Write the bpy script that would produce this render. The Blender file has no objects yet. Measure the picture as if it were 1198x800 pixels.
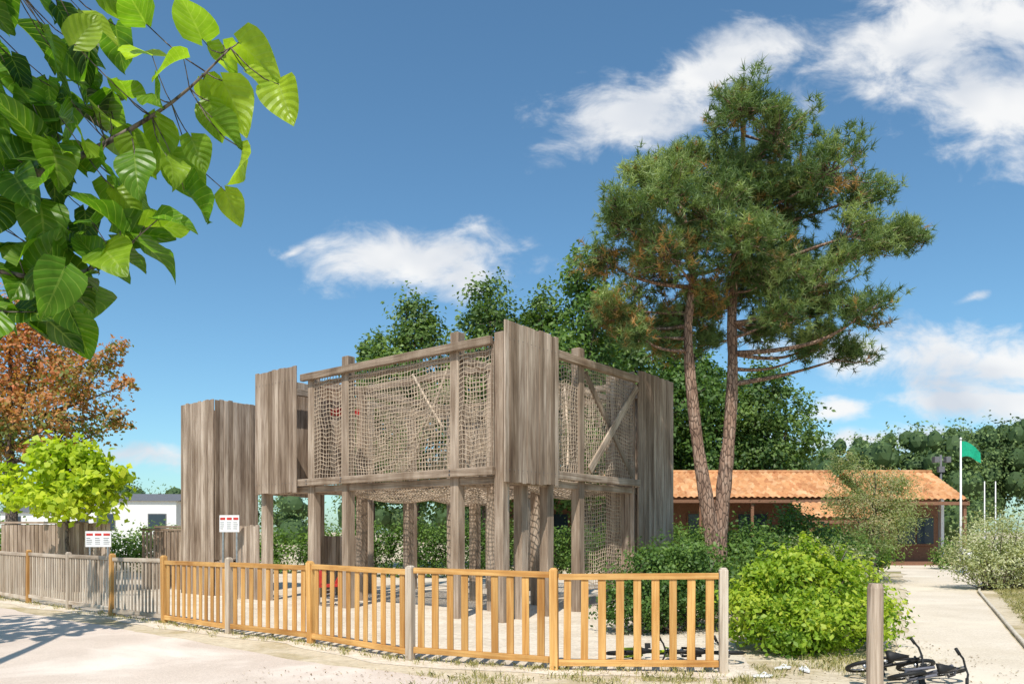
import bpy, math, random, bmesh
import numpy as np
from mathutils import Vector, Matrix
random.seed(7); R=np.random.RandomState(11)
scene=bpy.context.scene
COL=scene.collection
# ------------------------------------------------------------------ helpers
def nrm(v):
    v=np.asarray(v,float); n=np.linalg.norm(v); return v/n if n>1e-9 else v
def link(o,parent=None):
    COL.objects.link(o)
    if parent: o.parent=parent
    return o
def empty(name,loc=(0,0,0),rz=0):
    e=bpy.data.objects.new(name,None); e.empty_display_size=.3
    e.location=loc; e.rotation_euler=(0,0,rz); COL.objects.link(e); return e
def np_mesh(name,V,F,mat,tone=None,bc=None,parent=None,smooth=False):
    V=np.asarray(V,np.float32); F=np.asarray(F,np.int32); m,k=F.shape
    me=bpy.data.meshes.new(name)
    me.vertices.add(len(V)); me.vertices.foreach_set('co',V.ravel())
    me.loops.add(m*k); me.loops.foreach_set('vertex_index',F.ravel())
    me.polygons.add(m); me.polygons.foreach_set('loop_start',np.arange(0,m*k,k,dtype=np.int32))
    me.polygons.foreach_set('loop_total',np.full(m,k,np.int32))
    if smooth: me.polygons.foreach_set('use_smooth',np.ones(m,bool))
    if tone is not None:
        a=me.attributes.new('tone','FLOAT','POINT'); a.data.foreach_set('value',np.asarray(tone,np.float32).ravel())
    if bc is not None:
        a=me.attributes.new('bc','FLOAT_VECTOR','POINT'); a.data.foreach_set('vector',np.asarray(bc,np.float32).ravel())
    me.materials.append(mat); me.update(calc_edges=True); me.validate()
    return link(bpy.data.objects.new(name,me),parent)
class MB:
    def __init__(s): s.V=[];s.F=[];s.T=[];s.B=[];s.M=[];s.S=[]
    def add(s,V,F,tone=.5,bc=None,mi=0,smooth=False):
        o=len(s.V); s.V+= [tuple(v) for v in V]; s.F+=[tuple(i+o for i in f) for f in F]
        s.T+=[tone]*len(V); s.B+=[tuple(b) for b in (bc if bc is not None else V)]
        s.M+=[mi]*len(F); s.S+=[smooth]*len(F)
    def obox(s,c,ex,ey,ez,hx,hy,hz,mi=0,tone=None,top=1.0):
        c=np.array(c,float);ex,ey,ez=map(np.array,(ex,ey,ez))
        off=R.rand(3)*20; V=[];B=[]
        for k in (-1,1):
            q=top if k>0 else 1
            for (i,j) in ((-1,-1),(1,-1),(1,1),(-1,1)):
                V.append(c+ex*hx*i*q+ey*hy*j*q+ez*hz*k); B.append(off+np.array([hx*i,hy*j,hz*k]))
        F=[(3,2,1,0),(4,5,6,7),(0,1,5,4),(1,2,6,5),(2,3,7,6),(3,0,4,7)]
        s.add(V,F,tone if tone is not None else R.rand(),B,mi)
    def beam(s,p0,p1,a,b,ref=(0,0,1),mi=0,tone=None,top=1.0):
        p0=np.array(p0,float);p1=np.array(p1,float);d=p1-p0;L=np.linalg.norm(d);d=d/L
        ex=np.cross(ref,d)
        if np.linalg.norm(ex)<1e-3: ex=np.cross((0,1,0),d)
        ex=nrm(ex);ey=np.cross(d,ex)
        s.obox((p0+p1)/2,ex,ey,d,a/2,b/2,L/2,mi,tone,top)
    def bx(s,x0,x1,y0,y1,z0,z1,mi=0,tone=None):
        c=((x0+x1)/2,(y0+y1)/2,(z0+z1)/2);h=(abs(x1-x0)/2,abs(y1-y0)/2,abs(z1-z0)/2)
        s.obox(c,(1,0,0),(0,1,0),(0,0,1),h[0],h[1],h[2],mi,tone)
    def tube(s,pts,rad,n=8,mi=0,tone=.5,cap=True,smooth=True):
        pts=[np.array(p,float) for p in pts]
        if not hasattr(rad,'__len__'): rad=[rad]*len(pts)
        V=[];F=[];B=[];L=0;pe=None
        for i,p in enumerate(pts):
            d=nrm(pts[min(i+1,len(pts)-1)]-pts[max(i-1,0)])
            if pe is None: e=nrm(np.cross(d,(0.31,.87,.37)))
            else: e=nrm(pe-d*np.dot(pe,d))
            pe=e; f=np.cross(d,e)
            if i: L+=np.linalg.norm(p-pts[i-1])
            for k in range(n):
                a=2*math.pi*k/n
                V.append(p+rad[i]*(math.cos(a)*e+math.sin(a)*f)); B.append((rad[i]*math.cos(a),rad[i]*math.sin(a),L))
        for i in range(len(pts)-1):
            for k in range(n):
                k2=(k+1)%n; F.append((i*n+k,i*n+k2,(i+1)*n+k2,(i+1)*n+k))
        if cap: F.append(tuple(range(n))[::-1]); F.append(tuple((len(pts)-1)*n+k for k in range(n)))
        s.add(V,F,tone,B,mi,smooth)
    def ring(s,c,r,rr,n=28,m=6,mi=0):
        V=[];F=[]
        for i in range(n):
            a=2*math.pi*i/n
            for j in range(m):
                b=2*math.pi*j/m; q=r+rr*math.cos(b)
                V.append((c[0]+q*math.cos(a),c[1]+rr*math.sin(b),c[2]+q*math.sin(a)))
                F.append((i*m+j,((i+1)%n)*m+j,((i+1)%n)*m+(j+1)%m,i*m+(j+1)%m))
        s.add(V,F,.5,None,mi,True)
    def obj(s,name,mats,parent=None,bevel=0):
        me=bpy.data.meshes.new(name); me.from_pydata([tuple(map(float,v)) for v in s.V],[],s.F)
        for m in (mats if isinstance(mats,(list,tuple)) else [mats]): me.materials.append(m)
        me.polygons.foreach_set('material_index',s.M); me.polygons.foreach_set('use_smooth',s.S)
        a=me.attributes.new('tone','FLOAT','POINT'); a.data.foreach_set('value',np.array(s.T,np.float32))
        a=me.attributes.new('bc','FLOAT_VECTOR','POINT'); a.data.foreach_set('vector',np.array(s.B,np.float32).ravel())
        me.update()
        o=link(bpy.data.objects.new(name,me),parent)
        if bevel:
            b=o.modifiers.new('bevel','BEVEL'); b.width=bevel; b.segments=1; b.limit_method='ANGLE'
        return o
# ------------------------------------------------------------------ materials
def newmat(name):
    m=bpy.data.materials.new(name); m.use_nodes=True; nt=m.node_tree
    for n in list(nt.nodes): nt.nodes.remove(n)
    out=nt.nodes.new('ShaderNodeOutputMaterial'); p=nt.nodes.new('ShaderNodeBsdfPrincipled')
    nt.links.new(p.outputs[0],out.inputs[0]); p.inputs['Specular IOR Level'].default_value=.3
    return m,nt,p,out
def N(nt,t,**k):
    n=nt.nodes.new(t)
    for a,b in k.items(): setattr(n,a,b)
    return n
def ramp(nt,stops,src):
    r=N(nt,'ShaderNodeValToRGB'); e=r.color_ramp.elements
    while len(e)<len(stops): e.new(.5)
    for i,(p,c) in enumerate(stops):
        e[i].position=p; e[i].color=(*c,1) if len(c)==3 else c
    nt.links.new(src,r.inputs[0]); return r.outputs[0]
def noise(nt,vec,scale,detail=4,rough=.55,dist=0):
    n=N(nt,'ShaderNodeTexNoise'); n.inputs['Scale'].default_value=scale; n.inputs['Detail'].default_value=detail
    n.inputs['Roughness'].default_value=rough; n.inputs['Distortion'].default_value=dist
    if vec is not None: nt.links.new(vec,n.inputs['Vector'])
    return n.outputs['Fac']
def mixc(nt,f,a,b,mode='MIX'):
    m=N(nt,'ShaderNodeMix',data_type='RGBA',blend_type=mode)
    for s,v in ((m.inputs[0],f),(m.inputs[6],a),(m.inputs[7],b)):
        if isinstance(v,(int,float)): s.default_value=v
        elif isinstance(v,tuple): s.default_value=(*v,1)
        else: nt.links.new(v,s)
    return m.outputs[2]
def math_(nt,op,a,b=None,c=None,clamp=False):
    m=N(nt,'ShaderNodeMath',operation=op); m.use_clamp=clamp
    for i,v in enumerate((a,b,c)):
        if v is None: continue
        if isinstance(v,(int,float)): m.inputs[i].default_value=v
        else: nt.links.new(v,m.inputs[i])
    return m.outputs[0]
def bump(nt,p,h,st=.5,dist=.01):
    b=N(nt,'ShaderNodeBump'); b.inputs['Strength'].default_value=st; b.inputs['Distance'].default_value=dist
    nt.links.new(h,b.inputs['Height']); nt.links.new(b.outputs[0],p.inputs['Normal'])
def attr(nt,name): return N(nt,'ShaderNodeAttribute',attribute_name=name)
def scalev(nt,v,s):
    m=N(nt,'ShaderNodeMapping'); m.inputs['Scale'].default_value=s; nt.links.new(v,m.inputs[0]); return m.outputs[0]
def wood(name,dark,mid,light,rough=.85,var=.5,stain=.6):
    m,nt,p,o=newmat(name)
    bc=attr(nt,'bc').outputs['Vector']; t=attr(nt,'tone').outputs['Fac']
    g=noise(nt,scalev(nt,bc,(38,38,1.3)),1,4,.65,.6)
    g2=noise(nt,scalev(nt,bc,(9,9,.9)),1,2,.5,.3)
    c=ramp(nt,[(.3,dark),(.48,mid),(.68,light)],g)
    c=mixc(nt,.35,c,ramp(nt,[(.35,dark),(.6,light)],g2))
    tv=ramp(nt,[(0,(1-var,1-var*1.1,1-var*1.2)),(.5,(1-var*.35,1-var*.4,1-var*.42)),(1,(1.05,1.05,1.05))],t)
    c=mixc(nt,1,c,tv,'MULTIPLY')
    geo=N(nt,'ShaderNodeTexCoord')
    st=noise(nt,scalev(nt,geo.outputs['Object'],(2.2,2.2,.5)),1,4,.6)
    c=mixc(nt,1,c,ramp(nt,[(.35,(stain,stain*.92,stain*.84)),(.58,(1,1,1))],st),'MULTIPLY')
    nt.links.new(c,p.inputs['Base Color']); p.inputs['Roughness'].default_value=rough
    bump(nt,p,g,.7,.007); return m
def leafmat(name,stops,trans=.35,rough=.5,big=None):
    m,nt,p,o=newmat(name)
    t=attr(nt,'tone').outputs['Fac']; c=ramp(nt,stops,t)
    if big:
        bc=attr(nt,'bc').outputs['Vector']; sp=N(nt,'ShaderNodeSeparateXYZ'); nt.links.new(bc,sp.inputs[0])
        ax=math_(nt,'ABSOLUTE',sp.outputs[0])
        k=math_(nt,'SUBTRACT',math_(nt,'MULTIPLY',sp.outputs[1],6.5),math_(nt,'MULTIPLY',ax,2.0))
        fr=math_(nt,'ABSOLUTE',math_(nt,'SUBTRACT',math_(nt,'FRACT',k),.5))
        v1=math_(nt,'LESS_THAN',fr,.05); v2=math_(nt,'LESS_THAN',ax,.045)
        vv=math_(nt,'MAXIMUM',v1,v2)
        c=mixc(nt,math_(nt,'MULTIPLY',vv,.5),c,big)
        tc=N(nt,'ShaderNodeTexCoord')
        c=mixc(nt,1,c,ramp(nt,[(.35,(.68,.72,.6)),(.65,(1.0,1,1))],noise(nt,tc.outputs['Object'],14,3)),'MULTIPLY')
        bump(nt,p,fr,.5,.015)
    nt.links.new(c,p.inputs['Base Color']); p.inputs['Roughness'].default_value=rough
    tr=N(nt,'ShaderNodeBsdfTranslucent'); 
    nt.links.new(mixc(nt,1,c,(1.6,1.7,.6),'MULTIPLY'),tr.inputs[0])
    mx=N(nt,'ShaderNodeMixShader'); mx.inputs[0].default_value=trans
    nt.links.new(p.outputs[0],mx.inputs[1]); nt.links.new(tr.outputs[0],mx.inputs[2]); nt.links.new(mx.outputs[0],o.inputs[0])
    return m
def plain(name,c,rough=.5,metal=0,nz=.15,ns=12):
    m,nt,p,o=newmat(name); tc=N(nt,'ShaderNodeTexCoord')
    f=noise(nt,tc.outputs['Object'],ns,3)
    cc=mixc(nt,1,c,ramp(nt,[(.3,(1-nz*2,)*3),(.7,(1,1,1))],f),'MULTIPLY')
    nt.links.new(cc,p.inputs['Base Color']); p.inputs['Roughness'].default_value=rough; p.inputs['Metallic'].default_value=metal
    return m
def soil(name,stops,s1,s2,bs=.5,bd=.02,speck=None,patch=None):
    m,nt,p,o=newmat(name); tc=N(nt,'ShaderNodeTexCoord').outputs['Object']
    a=noise(nt,tc,s1,6,.62); b=noise(nt,tc,s2,4,.7)
    c=ramp(nt,stops,a)
    c=mixc(nt,1,c,ramp(nt,[(.32,(.74,.72,.69)),(.62,(1,1,1))],b),'MULTIPLY')
    if patch:
        c=mixc(nt,ramp(nt,[(.52,(0,0,0)),(.66,(1,1,1))],noise(nt,tc,.35,4,.6,.5)),c,patch)
    if speck:
        sp=noise(nt,tc,speck[0],2,.6); c=mixc(nt,ramp(nt,[(speck[1],(0,0,0)),(speck[1]+.05,(1,1,1))],sp),c,speck[2])
    nt.links.new(c,p.inputs['Base Color']); p.inputs['Roughness'].default_value=.95
    h=math_(nt,'ADD',noise(nt,tc,s2*.5,4,.7),math_(nt,'MULTIPLY',noise(nt,tc,3.3,2,.5),1.4))
    bump(nt,p,h,bs,bd); return m

W_old=wood('weathered_wood',(.17,.112,.075),(.45,.345,.26),(.67,.56,.45),var=.48,stain=.6)
W_beam=wood('weathered_beam_wood',(.18,.12,.08),(.43,.33,.245),(.63,.52,.41),var=.38,stain=.6)
W_fence=wood('stained_fence_wood',(.42,.18,.045),(.66,.345,.095),(.80,.50,.19),rough=.6,var=.28,stain=.75)
W_grey=wood('grey_fence_wood',(.29,.225,.165),(.55,.46,.36),(.70,.61,.50),var=.3,stain=.75)
M_net=plain('net_rope',(.64,.51,.38),.9,nz=.2,ns=3)
M_sand=soil('sand',[(.3,(.62,.52,.40)),(.55,(.76,.66,.53)),(.75,(.82,.73,.61))],.9,14,.8,.04,(26,.66,(.42,.34,.25)))
M_road=soil('pale_asphalt',[(.3,(.62,.51,.42)),(.6,(.73,.61,.51)),(.8,(.78,.67,.57))],.5,60,.35,.004,(90,.63,(.45,.38,.32)),(.79,.68,.58))
M_path=soil('sandy_path',[(.3,(.66,.56,.43)),(.7,(.81,.71,.58))],.7,40,.4,.008,(60,.66,(.45,.38,.3)),(.74,.64,.50))
M_ground=soil('dry_ground',[(.30,(.26,.25,.09)),(.40,(.46,.37,.21)),(.5,(.62,.52,.37)),(.7,(.72,.62,.46))],.55,9,.7,.03,(35,.66,(.24,.18,.09)))
M_kerb=plain('kerb_edging',(.66,.58,.46),.9)
def barkmat(name,stops):
    m,nt,p,o=newmat(name); tc=N(nt,'ShaderNodeTexCoord').outputs['Object']
    v=N(nt,'ShaderNodeTexVoronoi',feature='DISTANCE_TO_EDGE'); v.inputs['Scale'].default_value=11
    nt.links.new(scalev(nt,tc,(1.6,1.6,.5)),v.inputs['Vector'])
    f=noise(nt,scalev(nt,tc,(9,9,3)),1,5,.65,.5)
    c=ramp(nt,stops,f); c=mixc(nt,ramp(nt,[(0,(1,1,1)),(.12,(0,0,0))],v.outputs[0]),c,tuple(x*.45 for x in stops[0][1]))
    nt.links.new(c,p.inputs['Base Color']); p.inputs['Roughness'].default_value=.95
    bump(nt,p,math_(nt,'ADD',math_(nt,'MINIMUM',v.outputs[0],.15),math_(nt,'MULTIPLY',f,.3)),1,.06); return m
M_pbark=barkmat('pine_bark',[(.3,(.16,.095,.065)),(.5,(.32,.20,.14)),(.7,(.46,.33,.25))])
M_bark=barkmat('grey_bark',[(.3,(.09,.07,.055)),(.6,(.2,.16,.13))])
L_pine=leafmat('pine_needles',[(0,(.50,.26,.09)),(.1,(.30,.20,.07)),(.2,(.045,.085,.025)),(.52,(.125,.195,.06)),(1,(.35,.42,.15))],.25,.5)
L_dark=leafmat('dark_leaves',[(0,(.03,.065,.015)),(.5,(.08,.155,.03)),(1,(.19,.29,.06))],.28)
L_mid=leafmat('mid_leaves',[(0,(.045,.095,.018)),(.5,(.125,.22,.042)),(1,(.27,.38,.08))],.32)
L_back=leafmat('backdrop_tree_leaves',[(0,(.03,.07,.018)),(.5,(.10,.17,.04)),(1,(.23,.32,.085))],.28)
L_bright=leafmat('bright_leaves',[(0,(.16,.27,.015)),(.5,(.40,.50,.03)),(1,(.62,.66,.06))],.42)
L_lime=leafmat('lime_bush_leaves',[(0,(.06,.14,.012)),(.5,(.24,.36,.03)),(1,(.53,.57,.07))],.38)
L_autumn=leafmat('autumn_leaves',[(0,(.10,.15,.03)),(.3,(.22,.24,.06)),(.5,(.46,.24,.09)),(1,(.62,.22,.10))],.38)
L_tam=leafmat('tamarisk_leaves',[(0,(.14,.20,.07)),(.6,(.30,.35,.15)),(1,(.5,.38,.26))],.35)
L_silver=leafmat('silver_leaves',[(0,(.18,.22,.09)),(.6,(.40,.42,.23)),(1,(.70,.68,.5))],.35)
L_far=leafmat('forest_leaves',[(0,(.045,.085,.03)),(.5,(.11,.175,.055)),(1,(.22,.29,.10))],.15,.7)
L_cat=leafmat('catalpa_leaves',[(0,(.025,.075,.01)),(.5,(.12,.26,.02)),(1,(.36,.49,.04))],.52,.35,big=(.36,.48,.1))
L_grass=leafmat('grass_blades',[(0,(.16,.18,.05)),(.5,(.38,.35,.14)),(1,(.6,.52,.3))],.3)
M_white=plain('white_paint',(.8,.79,.77),.5,nz=.04,ns=3)
M_dkwood=plain('red_brown_wall',(.26,.13,.075),.8)
M_glass=plain('window_glass',(.04,.06,.08),.08,nz=.05)
M_dark=plain('opening_shade',(.015,.013,.012),.9)  # near-black paint for the shade inside the crawl opening
M_black=plain('black_rubber',(.02,.02,.02),.6)
M_chrome=plain('steel',(.55,.55,.56),.3,.9)
M_green=plain('flag_green',(.01,.40,.22),.6)
M_red=plain('red_canvas',(.6,.05,.04),.6)
M_greyroof=plain('grey_roof',(.16,.16,.17),.7)
# ------------------------------------------------------------------ foliage
def perp(Nn):
    r=R.randn(*Nn.shape); t=r-Nn*(r*Nn).sum(1,keepdims=True); return t/np.linalg.norm(t,axis=1,keepdims=True)
def unit(a): return a/np.maximum(np.linalg.norm(a,axis=1,keepdims=True),1e-6)
def leafquads(P,Nn,S,aspect=.55):
    T=perp(Nn);B=np.cross(Nn,T);S=S[:,None]
    V=np.stack([P-T*S*.5,P+B*S*aspect*.5+Nn*S*.12-T*S*.05,P+T*S*.5,P-B*S*aspect*.5+Nn*S*.12-T*S*.05],1)
    return V.reshape(-1,3),np.arange(len(P)*4).reshape(-1,4)
def foliage(name,clumps,n,size,mat,parent=None,sub=26,subr=.24,aspect=.6,tb=.0,hollow=.5):
    C=np.array(clumps,float); w=(C[:,3]*C[:,4]*C[:,5])**(2/3); w/=w.sum()
    P=[];Nn=[];T=[]
    for c,q in zip(C,w):
        k=max(4,int(n*q)); ct=R.uniform(-.12,.12)
        d=unit(R.randn(sub,3)); rr=R.uniform(hollow,1.0,sub)[:,None]
        sc=c[:3]+d*rr*c[3:6]; st=R.uniform(-.25,.25,sub); ss=R.uniform(.6,1.35,sub)
        i=R.randint(0,sub,k); g=np.clip(R.randn(k,3),-2,2)
        p=sc[i]+g*subr*c[3:6]*ss[i][:,None]
        P.append(p); o=unit(p-c[:3])
        Nn.append(unit(o*.6+R.randn(k,3)*.6+np.array([0,-.15,.5])))
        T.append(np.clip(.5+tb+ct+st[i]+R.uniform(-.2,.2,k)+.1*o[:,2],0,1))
    P=np.concatenate(P);Nn=np.concatenate(Nn);T=np.concatenate(T)
    ok=P[:,2]>.02; P,Nn,T=P[ok],Nn[ok],T[ok]
    V,F=leafquads(P,Nn,size*R.uniform(.6,1.3,len(P)),aspect)
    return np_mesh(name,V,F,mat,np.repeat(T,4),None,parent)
def curve_pts(a,b,n=6,sag=.0,wob=.05):
    a=np.array(a,float);b=np.array(b,float);L=np.linalg.norm(b-a);out=[]
    w1=R.randn(3)*wob*L
    for i in range(n+1):
        t=i/n; out.append(a+(b-a)*t+w1*math.sin(math.pi*t)+np.array([0,0,-sag*L*math.sin(math.pi*t)]))
    return out
def tree(name,base,clumps,n,size,mat,tr=.18,trunkmat=None,fork=.45,**k):
    e=empty(name,(0,0,0)); C=np.array(clumps,float); top=C[:,2].max(); b=np.array([base[0],base[1],0.])
    m=MB(); mid=np.array([b[0],b[1],top*.9])
    pts=[b+(mid-b)*t+R.randn(3)*.04*(t>0) for t in np.linspace(0,1,8)]
    m.tube([pts[0]-np.array([0,0,.1])]+pts,[tr*1.35]+[tr*(1.15-.95*t) for t in np.linspace(0,1,8)],10)
    for c in C:
        t=min(max(fork,(c[2]-c[5]*1.0)/top*.9),.9); s=b+(mid-b)*t; r0=tr*(1-.8*t)*.6
        m.tube(curve_pts(s,c[:3],6,.06,.06),list(np.linspace(r0,r0*.3,7)),6)
        for _ in range(5):
            q=c[:3]+nrm(R.randn(3))*c[3:6]*.8
            m.tube(curve_pts(c[:3],q,3,0,.06),list(np.linspace(r0*.35,r0*.1,4)),4)
    m.obj('trunk_and_limbs',trunkmat or M_bark,e)
    foliage('crown',clumps,n,size,mat,e,**k)
    return e
# ------------------------------------------------------------------ ground
def sheet(name,poly,z,mat,jag=0,sub=.35,jagsides=None):
    pts=[]
    n=len(poly)
    for i in range(n):
        a=np.array(poly[i],float);b=np.array(poly[(i+1)%n],float);L=np.linalg.norm(b-a)
        j=jag and (jagsides is None or i in jagsides)
        k=max(1,int(L/sub)) if j else 1
        ph=R.rand(3)*6
        for q in range(k):
            p=a+(b-a)*q/k
            if j and q:
                nn=nrm(np.array([-(b-a)[1],(b-a)[0]])); s=q*sub
                p=p+nn*jag*(math.sin(s*1.1+ph[0])+.6*math.sin(s*2.9+ph[1])+R.uniform(-.5,.5))
            pts.append((p[0],p[1],z))
    me=bpy.data.meshes.new(name); me.from_pydata(pts,[],[tuple(range(len(pts)))]); me.materials.append(mat)
    me.update(); o=link(bpy.data.objects.new(name,me))
    if me.polygons[0].normal.z<0: me.flip_normals()
    return o
me=bpy.data.meshes.new('ground'); g=3000
me.from_pydata([(-g,-g,0),(g,-g,0),(g,g,0),(-g,g,0)],[],[(0,1,2,3)]); me.materials.append(M_ground); link(bpy.data.objects.new('ground',me))
FP=[(2.40,8.73),(.487,8.94),(-1.27,9.60),(-2.90,11.08),(-4.45,12.10),(-6.14,13.58),(-7.64,14.7),(-9.22,16.0),(-10.9,17.35),(-12.5,18.7),(-14.1,20.0)]
sheet('playground_sand',[(2.7,8.45),(.45,8.6),(-1.4,9.25),(-3.05,10.75),(-6.3,13.2),(-14.4,19.7),(-13,30),(8,30),(3.6,14)],.004,M_sand,.07,.3,[0,1,2,3,4,8,7])
sheet('road',[(9,1.0),(3.0,6.6),(-.4,8.15),(-2.4,9.4),(-5.4,11.8),(-10.8,16.2),(-20,24),(-40,40),(-60,30),(-40,-30),(9,-30)],.006,M_road,.045,.25,[1,2,3,4,5])
sheet('footpath',[(3.3,6.6),(4.1,8.1),(6.6,13.0),(9.5,18.6),(13.2,26),(17,33.5),(20,36),(23,36),(17.4,28.5),(12.3,20.4),(6.75,10.1),(4.6,5.6)],.010,M_path,.09,.3,[1,2,3,4])
k=MB()
kp=[np.array(p) for p in ((4.66,5.6,.012),(6.82,10.1,.012),(12.38,20.4,.012),(17.5,28.5,.012),(23.1,36,.012))]
for i in range(4):
    L=np.linalg.norm(kp[i+1]-kp[i]); nk=max(1,int(L/1.6)); 
    for q in range(nk):
        a=kp[i]+(kp[i+1]-kp[i])*(q+.006)/nk; b=kp[i]+(kp[i+1]-kp[i])*(q+.994)/nk
        k.beam(a+[0,0,R.uniform(-.008,.008)],b+[0,0,R.uniform(-.008,.008)],.06,.09)
k.obj('path_edging',M_kerb,None,.012)
sheet('forecourt_paving',[(14,31),(40,31),(40,37.5),(14,37.5)],.014,M_path)
# ------------------------------------------------------------------ picket fence
e=empty('picket_fence')
po=MB();pg=MB();so=MB();sg=MB()
greypost={0,2,4,7}
for i,(x,y) in enumerate(FP):
    a=np.array(FP[max(i-1,0)]);b=np.array(FP[min(i+1,len(FP)-1)]);d=nrm(b-a)
    ex=np.array([d[0],d[1],0]);ey=np.array([-d[1],d[0],0]); z=1.19+R.uniform(-.02,.02); tl=R.randn(2)*.009
    up=nrm([tl[0],tl[1],1])
    m=pg if i in greypost else po
    m.obox((x,y,z/2-.03),ex,ey,up,.048,.048,z/2,0)
    m.obox((x+tl[0]*z/2,y+tl[1]*z/2,z-.03+.012),ex,ey,up,.046,.046,.012,0,top=.6)
for i in range(len(FP)-1):
    a=np.array([*FP[i],0.]);b=np.array([*FP[i+1],0.]);L=np.linalg.norm(b-a);d=(b-a)/L;nn=np.array([-d[1],d[0],0])
    old=i>=5; m=sg if old else so; h=1.09+R.uniform(-.015,.015); z0=.13+R.uniform(-.03,.02)
    dz=R.uniform(-.025,.025)
    A=a+d*.055;B=b-d*.055
    m.beam(A+[0,0,h],B+[0,0,h+dz],.055,.07); m.beam(A+[0,0,z0],B+[0,0,z0+dz],.055,.075)
    pitch=.118 if old else .182; w=.056 if old else .088
    nsl=int((L-.11)/pitch)
    for q in range(nsl):
        t=(q+.5)/nsl+R.uniform(-.003,.003); p=A+(B-A)*t
        up=nrm(np.array([0,0,1])+d*R.uniform(-.008,.008)); rt=np.cross(nn,up)
        m.obox(p+[0,0,(z0+h)/2+dz*t],rt,nn,up,w/2*R.uniform(.94,1.04),.011,(h-z0)/2-.037)
po.obj('stained_posts',W_fence,e,.006);pg.obj('grey_posts',W_grey,e,.006);so.obj('stained_slats',W_fence,e,.004);sg.obj('grey_slats',W_grey,e,.004)
# ------------------------------------------------------------------ climbing structure (local x=s, local y=t)
CX,CY=-.13,13.44; ANG=math.atan2(.785,.62)
T=empty('wooden_climbing_structure',(CX,CY,0),ANG)
P=MB(); PW=.2
def post(s,t,z1,z0=-.1,w=PW,m=P): m.bx(s-w/2,s+w/2,t-w/2,t+w/2,z0,z1)
for (s,t,z) in [(.1,.14,5.12),(.1,1.2,5.28),(.1,4.3,5.28),(.1,5.45,5.05),(.1,7.2,5.1),
                (1.45,.14,5.05),(.75,.22,2.5),(2.5,.12,5.28),(4.75,.22,4.95),(6.3,.12,4.95),
                (1.5,1.5,5.0),(1.5,5.5,5.0),(1.5,7.1,5.0),(3.1,5.6,2.6),(4.7,1.6,5.0),(6.3,1.6,5.0),
                (6.3,4.3,5.0),(6.3,5.6,5.0),(6.3,7.1,5.0),(4.7,7.1,5.0),(4.7,5.6,5.0),(3.1,1.6,2.6),(3.1,7.1,5.0),(3.0,3.3,2.6)]:
    post(s,t,z)
B=MB()
def hb(s0,t0,s1,t1,z,h=.16,w=.1): B.beam((s0,t0,z),(s1,t1,z),w,h)
hb(-.05,.26,-.05,5.7,4.98,.15,.1); hb(-.055,.2,-.055,7.3,2.68,.15,.1); hb(.1,.25,.1,7.1,2.53,.14,.12); hb(.1,.25,.1,5.3,4.82,.1,.08)
hb(1.5,-.035,4.65,-.035,4.98,.15,.1); hb(0,-.04,4.7,-.04,2.68,.15,.1); hb(.2,.12,6.2,.12,2.52,.14,.12)
for z in (2.6,4.95):
    hb(6.3,.3,6.3,7.0,z); hb(.3,7.12,6.1,7.12,z+.01); hb(1.5,.3,1.5,7.0,z-.02,.14); hb(.3,1.55,6.2,1.55,z-.04,.14); hb(4.7,.3,4.7,7.0,z-.06,.14); hb(.3,5.55,6.2,5.55,z-.08,.14)
B.beam((2.66,-.055,2.84),(4.6,-.055,4.80),.17,.045,ref=(0,1,0),tone=1.0)
B.beam((2.66,.06,4.82),(4.6,.06,2.82),.15,.045,ref=(0,1,0),tone=.1)
P.obj('posts',W_beam,T,.012)
B.obj('beams',W_beam,T,.01)
D=MB()
def boards_s(s,t0,t1,z0,z1,th=.035):
    n=max(1,round((t1-t0)/.125));w=(t1-t0)/n
    for i in range(n):
        a=t0+i*w; q=R.uniform(-.007,.007); D.bx(s-th/2+q,s+th/2+q,a+.004,a+w-.004,z0+R.uniform(-.018,.018),z1+R.uniform(-.018,.018))
def boards_t(t,s0,s1,z0,z1,th=.035):
    n=max(1,round((s1-s0)/.125));w=(s1-s0)/n
    for i in range(n):
        a=s0+i*w; q=R.uniform(-.007,.007); D.bx(a+.004,a+w-.004,t-th/2+q,t+th/2+q,z0+R.uniform(-.018,.018),z1+R.uniform(-.018,.018))
boards_t(-.13,-.16,1.45,2.46,5.25)
boards_t(.30,.0,1.4,2.6,5.0)
boards_s(-.15,5.75,7.3,2.46,5.25); boards_t(7.33,-.1,1.6,2.46,5.25); boards_t(5.72,.3,1.4,2.75,5.0)
boards_t(-.03,4.68,6.4,.05,5.18); boards_s(4.62,.02,.75,.05,5.14); boards_s(6.42,0,1.7,.05,5.15)
boards_s(6.45,4.2,7.2,2.6,5.1)
boards_s(0,9.33,10.9,0,4.92); boards_t(9.31,0.02,1.24,.9,4.92); boards_t(9.31,.85,1.24,0,.88); boards_t(9.31,.02,.2,0,.88)
boards_s(1.25,9.33,10.9,0,4.88); boards_t(10.92,.02,1.24,0,4.9)
boards_s(.05,7.45,8.3,0,1.75); boards_t(7.2,1.7,3.0,0,1.5)
D.obj('cladding_boards',W_old,T,.004)
bo=MB()
for t in (1.2,4.3,5.45):
    for dz in (-.03,.04): bo.tube([(-.112,t+R.uniform(-.03,.03),2.68+dz),(-.12,t,2.68+dz)],.014,8,cap=True)
for t in np.arange(5.8,7.3,.125):
    for z in (2.68,4.95): bo.tube([(-.176,t+.05,z),(-.181,t+.05,z)],.008,6)
for s_ in np.arange(-.1,1.4,.125):
    for z in (2.68,4.95): bo.tube([(s_+.05,-.155,z),(s_+.05,-.161,z)],.008,6)
bo.obj('bolts',M_greyroof,T)
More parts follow.
